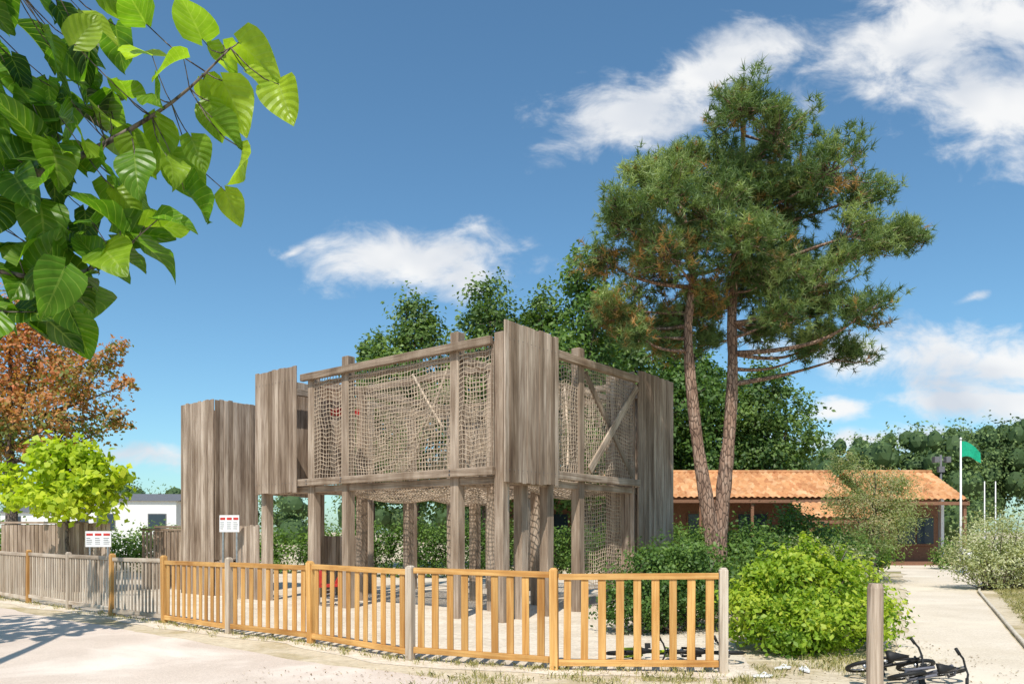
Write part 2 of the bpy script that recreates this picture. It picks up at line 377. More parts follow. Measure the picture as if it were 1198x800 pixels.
h=MB(); h.bx(.2,.85,9.36,9.40,0,.9,0); h.obj('opening_shade_panel',M_dark,T)  # solid dark panel painted as the shade inside the crawl opening
h=MB(); h.beam((.12,8.95,.92),(.93,8.95,.92),.5,.04,tone=.4);h.bx(.12,.16,8.9,9.28,0,.9);h.bx(.89,.93,8.9,9.28,0,.9); h.obj('opening_hood',W_old,T,.004)
def netmesh(name,O,U,Vv,sag=(0,0,0),cell=.085,r=.0095,wob=.018,parent=T):
    O,U,Vv=map(lambda a:np.array(a,float),(O,U,Vv)); LU=np.linalg.norm(U);LV=np.linalg.norm(Vv)
    a=max(2,int(LU/cell));b=max(2,int(LV/cell)); ph=R.rand(6)*6; sag=np.array(sag,float)
    nr=nrm(np.cross(U,Vv)); uu=U/LU; vv=Vv/LV
    gx,gy=np.meshgrid(np.linspace(0,1,a+1),np.linspace(0,1,b+1),indexing='ij')
    env=(np.sin(np.pi*gx)*np.sin(np.pi*gy))
    du=(np.sin(gy*7+ph[0]+gx*3)+.6*np.sin(gy*17+ph[1]))*wob*1.3+R.randn(a+1,b+1)*.008
    dv=(np.sin(gx*6+ph[2]+gy*2)+.6*np.sin(gx*15+ph[3]))*wob*1.6+R.randn(a+1,b+1)*.008
    dn=(np.sin(gx*5+ph[4])*np.sin(gy*4+ph[5]))*.05*env
    e1=np.minimum(1,env*6)
    G=O+gx[...,None]*U+gy[...,None]*Vv+(du*e1)[...,None]*uu+(dv*e1)[...,None]*vv+dn[...,None]*nr+env[...,None]*sag
    s1=G[:-1].reshape(-1,3),G[1:].reshape(-1,3); s2=G[:,:-1].reshape(-1,3),G[:,1:].reshape(-1,3)
    A=np.concatenate([s1[0],s2[0]]);Bb=np.concatenate([s1[1],s2[1]])
    d=unit(Bb-A); n1=unit(np.cross(d,nr+.01)); n2=np.cross(d,n1)
    ring=[n1*r,(-.5*n1+.87*n2)*r,(-.5*n1-.87*n2)*r]
    V=np.stack([A+q for q in ring]+[Bb+q for q in ring],1).reshape(-1,3)
    base=np.arange(len(A))[:,None]*6
    F=np.concatenate([base+np.array([[0,1,4,3]]),base+np.array([[1,2,5,4]]),base+np.array([[2,0,3,5]])])
    return np_mesh(name,V,F,M_net,None,None,parent)
z0,z1=2.76,4.92; H=z1-z0
netmesh('net_panel',(.02,.27,z0),(0,.82,0),(0,0,H))
netmesh('net_panel_wide',(.02,1.31,z0),(0,2.88,0),(0,0,H),sag=(0,0,-.10),cell=.08)
netmesh('net_panel_end',(.02,4.42,z0),(0,.92,0),(0,0,H))
netmesh('net_right_a',(1.57,.05,z0),(.82,0,0),(0,0,H),cell=.075)
netmesh('net_right_b',(2.62,.05,z0),(2.0,0,0),(0,0,H),cell=.075)
netmesh('net_right_low',(3.0,.35,.4),(1.6,0,0),(0,0,2.1),cell=.08)
netmesh('net_rear_s',(6.2,1.7,z0),(0,2.5,0),(0,0,H),cell=.1)
netmesh('net_rear_t',(1.6,7.0,z0),(3.0,0,0),(0,0,H),cell=.1)
netmesh('net_inner_t',(1.6,1.5,z0),(3.0,0,0),(0,0,H),cell=.085)
netmesh('net_inner_s',(1.5,1.6,z0),(0,3.8,0),(0,0,H),cell=.085)
netmesh('net_inner_s2',(4.6,1.6,z0),(0,3.8,0),(0,0,H),cell=.1)
netmesh('net_floor',(.2,1.3,2.6),(1.25,0,0),(0,4.1,0),sag=(0,0,-.42))
netmesh('net_floor_right',(1.6,.25,2.6),(3.0,0,0),(0,1.2,0),sag=(0,0,-.3),cell=.085)
netmesh('net_floor_mid',(1.7,1.7,2.6),(2.9,0,0),(0,3.8,0),sag=(0,0,-.35),cell=.1)
rp=MB()
for a,b in [((.8,1.4,2.7),(.9,3.2,4.9)),((.8,3.4,2.7),(.9,2.2,4.9)),((.9,4.4,2.8),(1.0,2.6,4.3)),((2.8,.6,2.7),(3.6,1.2,4.8))]:
    rp.tube(curve_pts(a,b,6,.05,.02),.026,6)
rp.obj('climbing_ropes',M_net,T)
rc=MB(); rc.beam((.6,4.85,4.25),(.68,5.3,4.25),.5,.12,tone=.5); rc.obj('red_canopy',M_red,T)
def sign(name,x,y,z,w,h,rz):
    e=empty(name,(x,y,0),rz); m=MB(); m.bx(-w/2,w/2,-.01,.01,z-h/2,z+h/2,0,.5)
    n=3
    for i in range(n):
        a=-w/2+w*(i+.12)/n; b=-w/2+w*(i+.88)/n
        m.bx(a,b,-.016,-.0105,z+h*.22,z+h*.36,1,.5)
        for q in range(4):
            m.bx(a,a+(b-a)*R.uniform(.6,1),-.014,-.0105,z+h*(.06-.12*q)-.006,z+h*(.06-.12*q)+.006,2,.5)
    m.bx(-w*.35-.02,-w*.35+.02,.012,.05,-.05,z+h*.4,3,.5);m.bx(w*.35-.02,w*.35+.02,.012,.05,-.05,z+h*.4,3,.5)
    m.obj('board',[M_white,M_red,M_greyroof,M_chrome],e); return e
sign('information_sign',-6.72,18.3,1.80,.50,.40,-.15)
sign('information_sign',-10.0,18.6,1.43,.62,.38,.0)
e=empty('spring_rocker',(-3.9,16.6,0),.6); m=MB()
hel=[(.09*math.cos(a),.09*math.sin(a),.05+.35*a/(8*math.pi)) for a in np.linspace(0,8*math.pi,60)]
m.tube(hel,.014,6,1); m.bx(-.16,.16,-.12,.12,0,.04,1); m.beam((-.35,0,.45),(.35,0,.45),.2,.06,mi=0)
for s_ in (-.08,.08): m.beam((-.38,s_,.45),(-.2,s_,.75),.03,.16,mi=0); m.beam((.2,s_,.45),(.42,s_,.85),.03,.2,mi=0)
m.tube([(.3,-.2,.72),(.3,.2,.72)],.015,6,1); m.obj('rocker',[M_red,M_chrome],e)
# ------------------------------------------------------------------ low wooden walls at left
e=empty('low_wooden_wall'); D=MB()
def wall(x0,y0,x1,y1,h,cap=True,w=.13,gap=.006):
    a=np.array([x0,y0,0.]);b=np.array([x1,y1,0.]);L=np.linalg.norm(b-a);d=(b-a)/L;nn=np.array([-d[1],d[0],0]);n=int(L/w)
    for i in range(n):
        p=a+d*(i+.5)*L/n; hh=h+R.uniform(-.015,.015); D.obox(p+[0,0,hh/2],d,nn,(0,0,1),L/n/2-gap,.018,hh/2)
    if cap: D.beam(a+[0,0,h+.05],b+[0,0,h+.05],.1,.06)
wall(-14.8,22.3,-12.2,22.0,1.82); wall(-12.15,20.6,-10.6,20.3,1.84,False); wall(-12.15,22,-12.15,20.6,1.8)
wall(-10.4,21.6,-8.3,21.3,1.62,True,.11,.022); wall(-10.5,22.6,-8.3,22.6,1.7,True)
D.obj('boards',W_old,e,.004)
# ------------------------------------------------------------------ building with tiled roof
def tilemat():
    m,nt,p,o=newmat('terracotta_tiles'); tc=N(nt,'ShaderNodeTexCoord').outputs['Object']
    v=N(nt,'ShaderNodeTexVoronoi'); v.inputs['Scale'].default_value=1; nt.links.new(scalev(nt,tc,(4.2,2.4,2.4)),v.inputs['Vector'])
    c=ramp(nt,[(0,(.46,.19,.08)),(.5,(.64,.32,.14)),(1,(.74,.45,.25))],v.outputs['Color'])
    c=mixc(nt,1,c,ramp(nt,[(.3,(.60,.56,.53)),(.65,(1,1,1))],noise(nt,tc,1.3,5,.7)),'MULTIPLY')
    nt.links.new(c,p.inputs['Base Color']); p.inputs['Roughness'].default_value=.85; return m
M_tile=tilemat()
def tileroof(name,x0,x1,y0,zz0,y1,zz1,parent,per=.3):
    nx=int((x1-x0)/.06); ny=max(3,int(math.hypot(y1-y0,zz1-zz0)/.36))
    V=[];F=[]
    for j in range(ny):
        for e_ in (0,1):
            t=(j+e_)/ny; dz=.07*(1-e_)
            for i in range(nx+1):
                x=x0+(x1-x0)*i/nx; V.append((x,y0+(y1-y0)*t,zz0+(zz1-zz0)*t+dz+.09*abs(math.sin(math.pi*x/per))))
    for r in range(2*ny-1):
        for i in range(nx): a=r*(nx+1)+i; F.append((a,a+1,a+nx+2,a+nx+1))
    return np_mesh(name,V,F,M_tile,None,None,parent)
e=empty('tiled_roof_pavilion')
for (x0,x1,ye,yr,ze,zr,tag) in [(-1.0,17.2,38,41.5,3.2,4.75,'main'),(17.25,21.9,36.8,40.2,3.05,4.65,'end')]:
    tileroof('roof_front_'+tag,x0,x1,ye,ze,yr,zr,e); tileroof('roof_rear_'+tag,x0,x1,yr*2-ye,ze,yr,zr,e)
    m=MB(); m.tube([(x0,yr,zr+.07),(x1,yr,zr+.07)],.12,8); m.obj('ridge_'+tag,M_tile,e)
    m=MB(); m.beam((x0,ye+.03,ze-.08),(x1,ye+.03,ze-.08),.06,.16)
    y=ye+2.2
    m.bx(x0+.3,x1-.3,y,y+.15,0,ze+.45,0)
    m.beam((x1-.05,ye,ze-.1),(x1-.05,yr,zr-.1),.06,.18);m.beam((x1-.05,2*yr-ye,ze-.1),(x1-.05,yr,zr-.1),.06,.18)
    n=int((x1-x0)/2.4)
    for i in range(n+1):
        x=x0+.1+(x1-x0-.25)*i/n; m.bx(x-.07,x+.07,ye+.12,ye+.26,0,ze-.1)
    m.bx(x0,x1,ye-.2,2*yr-ye,-.02,.12)
    m.obj('walls_and_posts_'+tag,M_dkwood,e)
m=MB()
for i in range(6):
    x=1.4+i*2.6; m.bx(x-.06,x+1.56,40.13,40.19,.9,2.6,1); m.bx(x,x+1.5,40.10,40.125,.97,2.53,0); m.bx(x+.72,x+.78,40.06,40.095,.97,2.53,1)
m.bx(17.9,19.0,38.9,38.99,.15,2.4,1);m.bx(18.0,18.9,38.86,38.895,.2,2.3,0)
m.bx(19.4,21.4,38.9,38.99,.9,2.4,1);m.bx(19.5,20.38,38.86,38.895,1,2.3,0);m.bx(20.46,21.3,38.86,38.895,1,2.3,0)
m.obj('windows_and_door',[M_glass,M_dkwood],e)
m=MB(); m.bx(21.7,21.85,38.9,41.5,.0,3.3,0); m.obj('gable_wall',M_white,e)
tileroof('porch_roof',13.2,16.8,34.4,2.15,36.4,2.95,e)
m=MB()
for x in (13.4,15,16.6): m.bx(x-.06,x+.06,34.5,34.62,0,2.1)
m.bx(13.2,16.8,34.45,34.5,1.98,2.12); m.bx(13.4,16.6,36.2,36.35,0,2.7); m.obj('porch_frame',M_dkwood,e)
def home(name,x,y,w,d,h,rz):
    e=empty(name,(x,y,0),rz); m=MB(); m.bx(-w/2,w/2,0,d,.3,h,0,.5); m.bx(-w/2+.1,w/2-.1,.1,d-.1,0,.3,2,.5)
    m.obj('walls',[M_white,M_glass,M_greyroof],e)
    m=MB(); V=[(-w/2-.2,-.15,h-.02),(w/2+.2,-.15,h-.02),(w/2+.2,d+.3,h-.02),(-w/2-.2,d+.3,h-.02),(-w/2-.2,d/2,h+.5),(w/2+.2,d/2,h+.5)]
    m.add(V,[(0,1,5,4),(2,3,4,5),(0,4,3),(1,2,5),(3,2,1,0)]); m.obj('roof',M_greyroof,e)
    m=MB()
    for a in (-w/2+.5,w/2-1.5):
        m.bx(a-.06,a+.96,-.03,-.003,1.7,2.65,1); m.bx(a,a+.9,-.05,-.032,1.76,2.59,0)
    m.obj('windows',[M_glass,M_greyroof],e)
home('mobile_home',-21.7,44,4.8,5,3.4,.1)
home('mobile_home',-30,50,7,4,2.9,-.1)
def pole(x,y,h,r=.04):
    m=MB(); m.tube([(x,y,0),(x,y,h*.5),(x,y,h)],[r,r*.85,r*.6],8); return m
e=empty('flagpole'); m=pole(17.5,30,5.2,.05); m.tube([(17.5,30,5.2),(17.5,30,5.28)],[.06,.02],8); m.bx(17.3,17.7,29.8,30.2,0,.12); m.obj('pole',M_white,e)
V=[];F=[];nx,ny=12,6
for i in range(nx+1):
    for j in range(ny+1):
        a=i/nx;b=j/ny; V.append((17.53+.82*a*.95,30+.07*math.sin(a*8+b)*a,5.12-.62*b*(1-.35*a)-.45*a*a+.03*math.sin(a*7)))
for i in range(nx):
    for j in range(ny): q=i*(ny+1)+j; F.append((q,q+ny+1,q+ny+2,q+1))
np_mesh('flag',V,F,M_green,None,None,e,True)
for x in (21.5,22.0): 
    m=pole(x,35,3.9,.035); m.bx(x-.12,x+.12,34.88,35.12,0,.1); m.obj('white_pole',M_white)
e=empty('lamp_mast'); m=MB(); m.tube([(22.3,40,0),(22.3,40,5.6)],[.07,.05],8); m.tube([(22.0,40,5.3),(22.6,40,5.3)],.03,6)
for x in (22.0,22.6): m.bx(x-.12,x+.12,39.8,40.1,5.2,5.5)
m.bx(22.15,22.45,39.9,40.1,4.7,5.0); m.obj('mast',M_greyroof,e)
m=MB(); m.bx(17.1,17.5,29.2,29.25,.5,.95,0);m.bx(17.28,17.32,29.26,29.3,0,.9,0); m.obj('notice_board',M_white)
# ------------------------------------------------------------------ pine
e=empty('pine_tree'); PY=15.0
m=MB()
LT=[(4.02,15,-.1),(4.0,15,.5),(3.93,15,1.3),(3.78,15.02,2.3),(3.62,15.05,3.4),(3.48,15.0,4.6),(3.42,14.95,5.6),(3.5,14.9,6.6),(3.3,14.9,7.8),(3.25,14.9,8.8)]
RT=[(4.06,15.03,-.1),(4.05,15.05,.6),(4.07,15.08,1.5),(4.16,15.1,2.5),(4.27,15.1,3.6),(4.33,15.1,4.8),(4.32,15.1,6.0),(4.45,15.1,7.2),(4.5,15.1,8.4),(4.55,15.1,9.6)]
def sm(P_,n=4):
    P_=[np.array(p,float) for p in P_]; out=[]
    for i in range(len(P_)-1):
        p0=P_[max(i-1,0)];p1=P_[i];p2=P_[i+1];p3=P_[min(i+2,len(P_)-1)]
        for q in range(n):
            t=q/n; out.append(.5*((2*p1)+(-p0+p2)*t+(2*p0-5*p1+4*p2-p3)*t*t+(-p0+3*p1-3*p2+p3)*t**3))
    out.append(P_[-1]); return out
a=sm(LT);b=sm(RT)
def rads(k,r0,r1):
    t=np.linspace(0,1,k); r=r0+(r1-r0)*t**.8; r=r*(1+.06*R.randn(k)); r[0]*=1.25; r[1]*=1.1; return list(r)
m.tube(a,rads(len(a),.20,.04),12); m.tube(b,rads(len(b),.20,.04),12)
PC=[(4.2,9.25,.85),(3.2,8.65,.75),(5.0,8.8,.9),(5.75,8.1,.9),(4.35,8.1,1.0),(2.9,7.75,.8),(2.05,7.25,.62),(1.7,6.75,.48),(2.7,6.65,.78),(3.35,5.9,.75),(2.15,6.05,.62),(2.6,5.6,.45),(3.1,5.2,.42),
(4.2,6.9,.85),(5.2,7.0,.85),(6.15,7.0,.72),(6.95,7.1,.5),(7.45,7.2,.42),(7.95,7.45,.32),(5.7,6.05,.8),(6.4,5.6,.6),(6.95,5.2,.42),(5.0,5.6,.62),(6.4,6.3,.5),(2.3,5.3,.35),(5.9,5.3,.5),
(4.4,9.7,.38),(5.3,9.5,.45),(6.1,8.8,.58),(6.7,8.0,.55),(3.5,9.2,.45),(2.45,8.25,.45),(4.0,5.5,.45),(5.3,8.0,.8),(3.7,7.4,.8),(3.9,6.2,.6),(4.8,6.3,.7)]
cc=[]; trunkpts=a+b
for (x,z,r) in PC:
    for rep in range(2 if r>.55 else 1):
        y=PY+R.uniform(-1,1)*(1.5 if r>.55 else .7)
        cc.append((x+R.uniform(-.1,.1),y,z+R.uniform(-.1,.1),r*(.85 if rep else .93)))
SH=[];SD=[];ST=[]
for (x,y,z,r) in cc:
    c=np.array([x,y,z]); d=[np.linalg.norm(t-c)+1.6*abs((t[2]+.22*np.linalg.norm(t[:2]-c[:2]))-c[2]) for t in trunkpts]
    s=trunkpts[int(np.argmin(d))]; L=np.linalg.norm(c-s); r0=.018+.014*L
    br=curve_pts(s,c,8,.07,.06); m.tube(br,list(np.linspace(r0,.012,9)),6)
    nt_=int(40*r*r)+12; ctone=R.uniform(-.08,.08); brown=(x<3.9 and z<6.9)
    for _ in range(nt_):
        dv=nrm(R.randn(3)+np.array([0,0,.2])); q=c+dv*r*R.uniform(.45,1.12)*np.array([1,1,.8])
        st=c+(q-c)*.1+(br[-3]-c)*R.uniform(0,.8)
        tw=curve_pts(st,q,3,.05,.08); m.tube(tw,[.012,.010,.007,.004],3,cap=False)
        tt=R.uniform(-.24,.24)+ctone
        for k_ in range(8):
            p=q+R.randn(3)*np.array([.10,.10,.075])-nrm(q-st)*R.uniform(0,.22)
            dd=nrm(nrm(q-st)*.6+R.randn(3)*.5+np.array([0,0,.7]))
            SH.append(p);SD.append(dd)
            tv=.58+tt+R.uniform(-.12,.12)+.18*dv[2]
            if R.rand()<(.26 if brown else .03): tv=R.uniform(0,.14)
            ST.append(tv)
m.obj('trunk_and_limbs',M_pbark,e)
SH=np.array(SH);SD=np.array(SD);ST=np.array(ST); nn=18
i=np.repeat(np.arange(len(SH)),nn); t=R.rand(len(i))
base=SH[i]+SD[i]*(t*.12)[:,None]; nd=unit(SD[i]*.7+unit(R.randn(len(i),3))*.9); ln=R.uniform(.10,.18,len(i))[:,None]
sd=perp(nd)*.0085
V=np.stack([base-sd,base+sd,base+nd*ln],1).reshape(-1,3)
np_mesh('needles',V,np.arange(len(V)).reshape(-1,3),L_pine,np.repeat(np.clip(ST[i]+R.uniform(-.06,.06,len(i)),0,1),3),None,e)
# ------------------------------------------------------------------ background trees
def blob(cx,cy,z0,z1,r,n=9,sq=1.0):
    out=[]
    for i in range(n):
        t=(i+.5)/n; z=z0+(z1-z0)*t; rr=r*math.sin(math.pi*min(.95,t*.82+.16))**.7
        a=i*2.4; q=rr*.5*R.uniform(.6,1.2)
        out.append((cx+q*math.cos(a),cy+q*math.sin(a),z,rr*.62*sq,rr*.62,rr*.55))
    out.append((cx,cy,z1-r*.3,r*.4,r*.4,r*.45)); return out
tree('deciduous_tree',(-6.2,34),blob(-6.2,34,3,10.2,1.9,10),10000,.2,L_back,.2,sub=22,subr=.22)
tree('deciduous_tree',(-4.2,33),blob(-4.2,33,3,11.4,2.7,13),20000,.2,L_back,.22,sub=24,subr=.22,tb=.04)
tree('deciduous_tree',(-1.2,35),blob(-1.2,35,3,12.8,3.0,13),22000,.2,L_back,.22,sub=24,subr=.22,tb=.04)
tree('deciduous_tree',(1.2,34),blob(1.2,34,3,12.0,2.4,12),16000,.2,L_back,.2,sub=22,subr=.24)
tree('deciduous_tree',(3.2,33),blob(3.2,33,2.5,13.4,2.8,14),18000,.22,L_dark,.24,sub=24,subr=.24)
tree('deciduous_tree',(11.2,47),blob(10.6,47,4,13.0,4.4,14),22000,.29,L_dark,.3,sub=26,subr=.22)
tree('deciduous_tree',(15.2,47),blob(15.2,47,4,11.4,3.4,12),16000,.28,L_back,.26,sub=24,subr=.22)
tree('deciduous_tree',(6.6,46),blob(6.4,46,3,14,4.0,14),20000,.3,L_back,.3,sub=24,subr=.22)
tree('autumn_tree',(-15.6,24),[(-16.6,24,6.6,1.9,1.9,1.6),(-14.9,24,7.0,1.6,1.6,1.5),(-13.4,24,6.3,1.1,1.3,1.0),(-13.6,23.5,5.0,1.1,1.3,.9),(-15.2,23.5,5.0,1.6,1.5,1.1),(-17,24,4.8,1.6,1.6,1.2),(-15.6,24,8.2,1.2,1.2,.9),(-12.7,24,6.9,.5,.6,.45),(-12.4,24,5.1,.5,.6,.4),(-12.3,24,7.4,.35,.4,.3),(-12.0,24,6.2,.35,.4,.25),(-14.3,24,4.0,1.2,1.2,.6)],17000,.15,L_autumn,.2,sub=34,subr=.2,tb=.0)
tree('golden_catalpa_tree',(-11.7,20.3),[(-11.7,20.3,3.2,1.0,1,.7),(-12.7,20.3,2.8,.9,.9,.6),(-10.9,20.3,2.75,.8,.9,.55),(-11.7,20,2.4,1.3,1,.45),(-12.1,20.3,3.6,.5,.6,.4),(-11.2,20.3,3.55,.5,.5,.35),(-13.4,20.3,3.1,.4,.4,.35),(-10.3,20.3,3.1,.3,.3,.25)],3400,.21,L_bright,.07,sub=22,subr=.26,aspect=.8)
tree('tamarisk_tree',(11.3,24),[(10.6,24,3.4,.7,.6,.55),(11.5,24,2.9,.9,.8,.6),(11.0,24,2.3,1.0,.9,.6),(12.0,24,2.2,.8,.8,.6),(11.9,24,3.1,.5,.5,.4),(10.4,24,2.5,.6,.6,.5),(10.3,24,3.9,.35,.35,.3),(11.4,23.6,1.6,1.0,.8,.6)],14000,.10,L_tam,.09,sub=30,subr=.26,aspect=.25,tb=.05)
def shrub(name,cl,n,size,mat,stems=10,**k):
    e=empty(name); C=np.array(cl,float); m=MB(); cx,cy=C[:,0].mean(),C[:,1].mean()
    for _ in range(stems):
        c=C[R.randint(len(C))]; q=c[:3]+nrm(R.randn(3))*c[3:6]*.8; q[2]=max(q[2],.2)
        wide=C[:,0].max()-C[:,0].min()>3
        f=.9 if wide else .5
        m.tube(curve_pts((c[0]*f+cx*(1-f)+R.uniform(-.15,.15),c[1]*f+cy*(1-f)+R.uniform(-.15,.15),0),q,5,-.05,.06),list(np.linspace(.018,.005,6)),5)
    m.obj('stems',M_bark,e); foliage('leaves',cl,n,size,mat,e,**k); return e
shrub('lime_shrub',[(3.95,10.5,.75,.8,.6,.55),(4.65,10.9,.6,.6,.55,.5),(3.3,10.4,.5,.5,.5,.4),(4.2,10.0,.42,.8,.5,.38),(4.95,10.6,.38,.45,.4,.33),(4.0,10.7,1.15,.45,.4,.26),(3.5,10.7,.95,.35,.4,.22),(4.5,10.9,1.05,.35,.35,.25),(3.7,9.9,.25,.6,.4,.28),(4.1,10.7,1.42,.12,.12,.16),(4.7,10.9,1.28,.1,.1,.18),(3.3,10.5,.98,.12,.12,.18)],17000,.08,L_lime,34,sub=34,subr=.2)
shrub('dark_shrub',[(2.2,12.3,.75,.65,.6,.55),(1.75,12.2,.45,.4,.5,.4),(2.75,12.4,.65,.55,.5,.5),(2.4,12.0,.35,.7,.5,.3),(2.3,12.4,1.15,.45,.4,.22),(3.2,12.6,.7,.5,.5,.6),(2.9,12.6,1.2,.4,.4,.25),(2.9,13.6,.9,.7,.6,.6)],17000,.065,L_dark,30,sub=36,subr=.22,tb=.0)
shrub('hedge_shrub',[(4.6,16.6,1.05,.9,.8,.95),(5.6,17,1.2,.9,.8,1.0),(6.5,17.2,1.15,.8,.8,.95),(5.1,16.2,.6,.9,.6,.5),(6.2,16.5,.6,.8,.6,.5),(7.2,17,.85,.7,.7,.8),(4.0,16.4,.8,.6,.6,.6),(5.2,14.6,.6,.6,.6,.55),(4.7,14.0,.9,.6,.5,.65),(5.9,15.2,.7,.7,.6,.6),(4.1,13.3,.7,.6,.5,.6),(4.9,13.2,.5,.7,.5,.45),(5.6,13.6,.5,.6,.5,.45),(6.4,15.5,.7,.6,.5,.6),(3.4,13.4,.75,.5,.5,.6)],32000,.085,L_dark,30,sub=34,subr=.22)
shrub('flowering_shrub',[(5.9,15.0,.95,.8,.6,.5),(6.6,15.4,.8,.7,.6,.45),(5.2,13.9,1.05,.5,.5,.4),(5.7,14.2,.8,.6,.5,.45)],8000,.065,L_silver,20,sub=30,subr=.22,tb=-.3)
shrub('silver_shrub',[(13.2,21.5,1.25,1.1,.8,.95),(14.3,21.8,1.25,1.0,.8,1.0),(12.6,21.3,.85,.75,.7,.7),(13.6,21.2,.6,1.2,.7,.55),(14.8,21.6,.9,.8,.8,.9)],13000,.08,L_silver,60,sub=44,subr=.17,aspect=.5)
shrub('roadside_shrub',[(11.9,26.5,.8,1.2,.8,.7),(10.6,26,.8,1.0,.8,.8),(9.6,24,.7,.9,.8,.7),(8.6,22,.9,.9,.8,.8)],14000,.1,L_mid,20)
shrub('far_hedge',[(x,27+R.uniform(-.3,.3),.95,.7,.5,.95+R.uniform(-.1,.15)) for x in np.arange(-5.4,6.5,.75)],26000,.11,L_dark,20,sub=26,subr=.22)
shrub('boundary_hedge',[(x,30+R.uniform(-.5,.5),.9,1.0,.7,.9) for x in np.arange(-21,-6,1.1)],18000,.14,L_mid,20)
shrub('pavilion_hedge',[(x,34+R.uniform(-.3,.3),.75,1.0,.6,.8+R.uniform(-.2,.2)) for x in np.arange(6.5,13,1.1)],9000,.13,L_mid,14)
shrub('planter_shrub',[(x,33,.5,.6,.5,.5+R.uniform(-.1,.2)) for x in (18.6,20,21.2,24,25.2,26.5,28)],7000,.12,L_mid,14)
tree('young_tree',(15.6,20.2),[(16.2,20.4,3.4,.9,.9,.8),(16.6,20.2,2.4,.8,.8,.6)],3500,.12,L_mid,.1)
# distant pine forest: many slim crowns, uneven top line
cl=[]
for i in range(230):
    x=R.uniform(18,125); y=R.uniform(78,112); f=min(1,max(0,(x/y*90-24)/40)); r=R.uniform(1.3,2.3)
    zt=1.6+(y/900)*(86+50*f)+R.uniform(-1.3,1.0)
    cl.append((x,y,zt-r*1.0,r*.8,r*.8,r*1.1)); cl.append((x,y,zt-r*2.6,r*1.15,r*1.15,r*1.2)); cl.append((x,y,zt-r*4.3,r*1.35,r*1.3,r*1.4))
for i in range(130):
    x=R.uniform(-130,18); y=R.uniform(95,125); r=R.uniform(1.5,2.6); zt=R.uniform(6.8,9.3)
    cl.append((x,y,zt-r*.9,r,r,r*.9)); cl.append((x,y,zt-r*2.4,r*1.3,r*1.3,r*1.3))
e=empty('distant_forest'); foliage('canopy',cl,170000,.42,L_far,e,sub=22,subr=.24,hollow=.7)
cv=MB()
bm=bmesh.new(); bmesh.ops.create_icosphere(bm,subdivisions=2,radius=1); bm.verts.ensure_lookup_table()
iv=np.array([v.co[:] for v in bm.verts]); jf=[tuple(v.index for v in f.verts) for f in bm.faces]; bm.free()
for c in cl[::1]: cv.add(iv*(.55+.16*R.rand(len(iv),1))*np.array(c[3:6])+np.array(c[:3]),jf,.1)
cv.obj('inner_mass',L_far,e)
# ------------------------------------------------------------------ catalpa foreground tree
e=empty('catalpa_tree')
def bigleaves(name,items,parent):
    ns,nj=9,3; Vs=[];Fs=[];Ts=[];Bs=[];o=0
    s=np.linspace(0,1,ns)
    w=.43*np.sin(np.pi*np.clip(s,0,1)**.55)**.75; w[-1]=0.004; w[0]=.05
    for (p,d,n_,L,tn) in items:
        d=nrm(d); n_=np.array(n_,float); n_=nrm(n_-d*np.dot(n_,d)); b=np.cross(d,n_); ph=R.rand(3)*6; fold=R.uniform(.15,.7); dr=R.uniform(.05,.8); tw=R.uniform(-.5,.5); wv=R.uniform(.03,.09); ar=R.uniform(.85,1.12)
        V=[];Bc=[]
        for i_ in range(ns):
            for j in range(-nj,nj+1):
                q=j/nj; x=q*w[i_]*ar; y=s[i_]-(.10*abs(q)**1.5 if i_<3 else 0)*(3-i_)/3*1.4
                z=fold*abs(x)-dr*s[i_]**2*.6+wv*math.sin(9*s[i_]+ph[0]+(2 if q>0 else 0))*abs(q)+tw*x*s[i_]
                V.append(np.array(p)+L*(b*x+d*y+n_*z)); Bc.append((q,s[i_],0))
        k=2*nj+1
        for i_ in range(ns-1):
            for j in range(k-1): a_=o+i_*k+j; Fs.append((a_,a_+1,a_+k+1,a_+k))
        Vs+=V;Bs+=Bc;Ts+=[tn]*len(V);o+=len(V)
    return np_mesh(name,np.array(Vs),Fs,L_cat,Ts,Bs,parent,True)
m=MB()
main=sm([(-6.2,5.5,2.6),(-4.6,4.6,3.0),(-3.2,3.8,3.05),(-2.33,3.5,3.16),(-1.94,3.5,3.32),(-1.55,3.5,3.55),(-1.28,3.5,3.80)],4)
m.tube(main,list(np.linspace(.16,.0,len(main))**1.6*1.1+.004),8)
up=sm([(-4.6,4.6,3.0),(-3.4,3.6,3.4),(-2.6,3.4,3.85),(-1.95,3.4,4.2)],4); m.tube(up,list(np.linspace(.035,.005,len(up))),6)
low=sm([(-3.2,3.8,3.05),(-2.6,3.5,2.85),(-2.1,3.5,2.75),(-1.8,3.5,2.85)],4); m.tube(low,list(np.linspace(.02,.005,len(low))),6)
low2=sm([(-3.2,3.8,3.05),(-2.7,3.6,2.7),(-2.3,3.5,2.6)],4); m.tube(low2,list(np.linspace(.02,.005,len(low2))),6)
m.tube(sm([(-6.3,5.4,-.1),(-6.25,5.45,1.2),(-6.2,5.5,2.6),(-7.0,7.0,4.2),(-7.8,8.6,5.2)],4),list(np.linspace(.17,.05,17)),10)
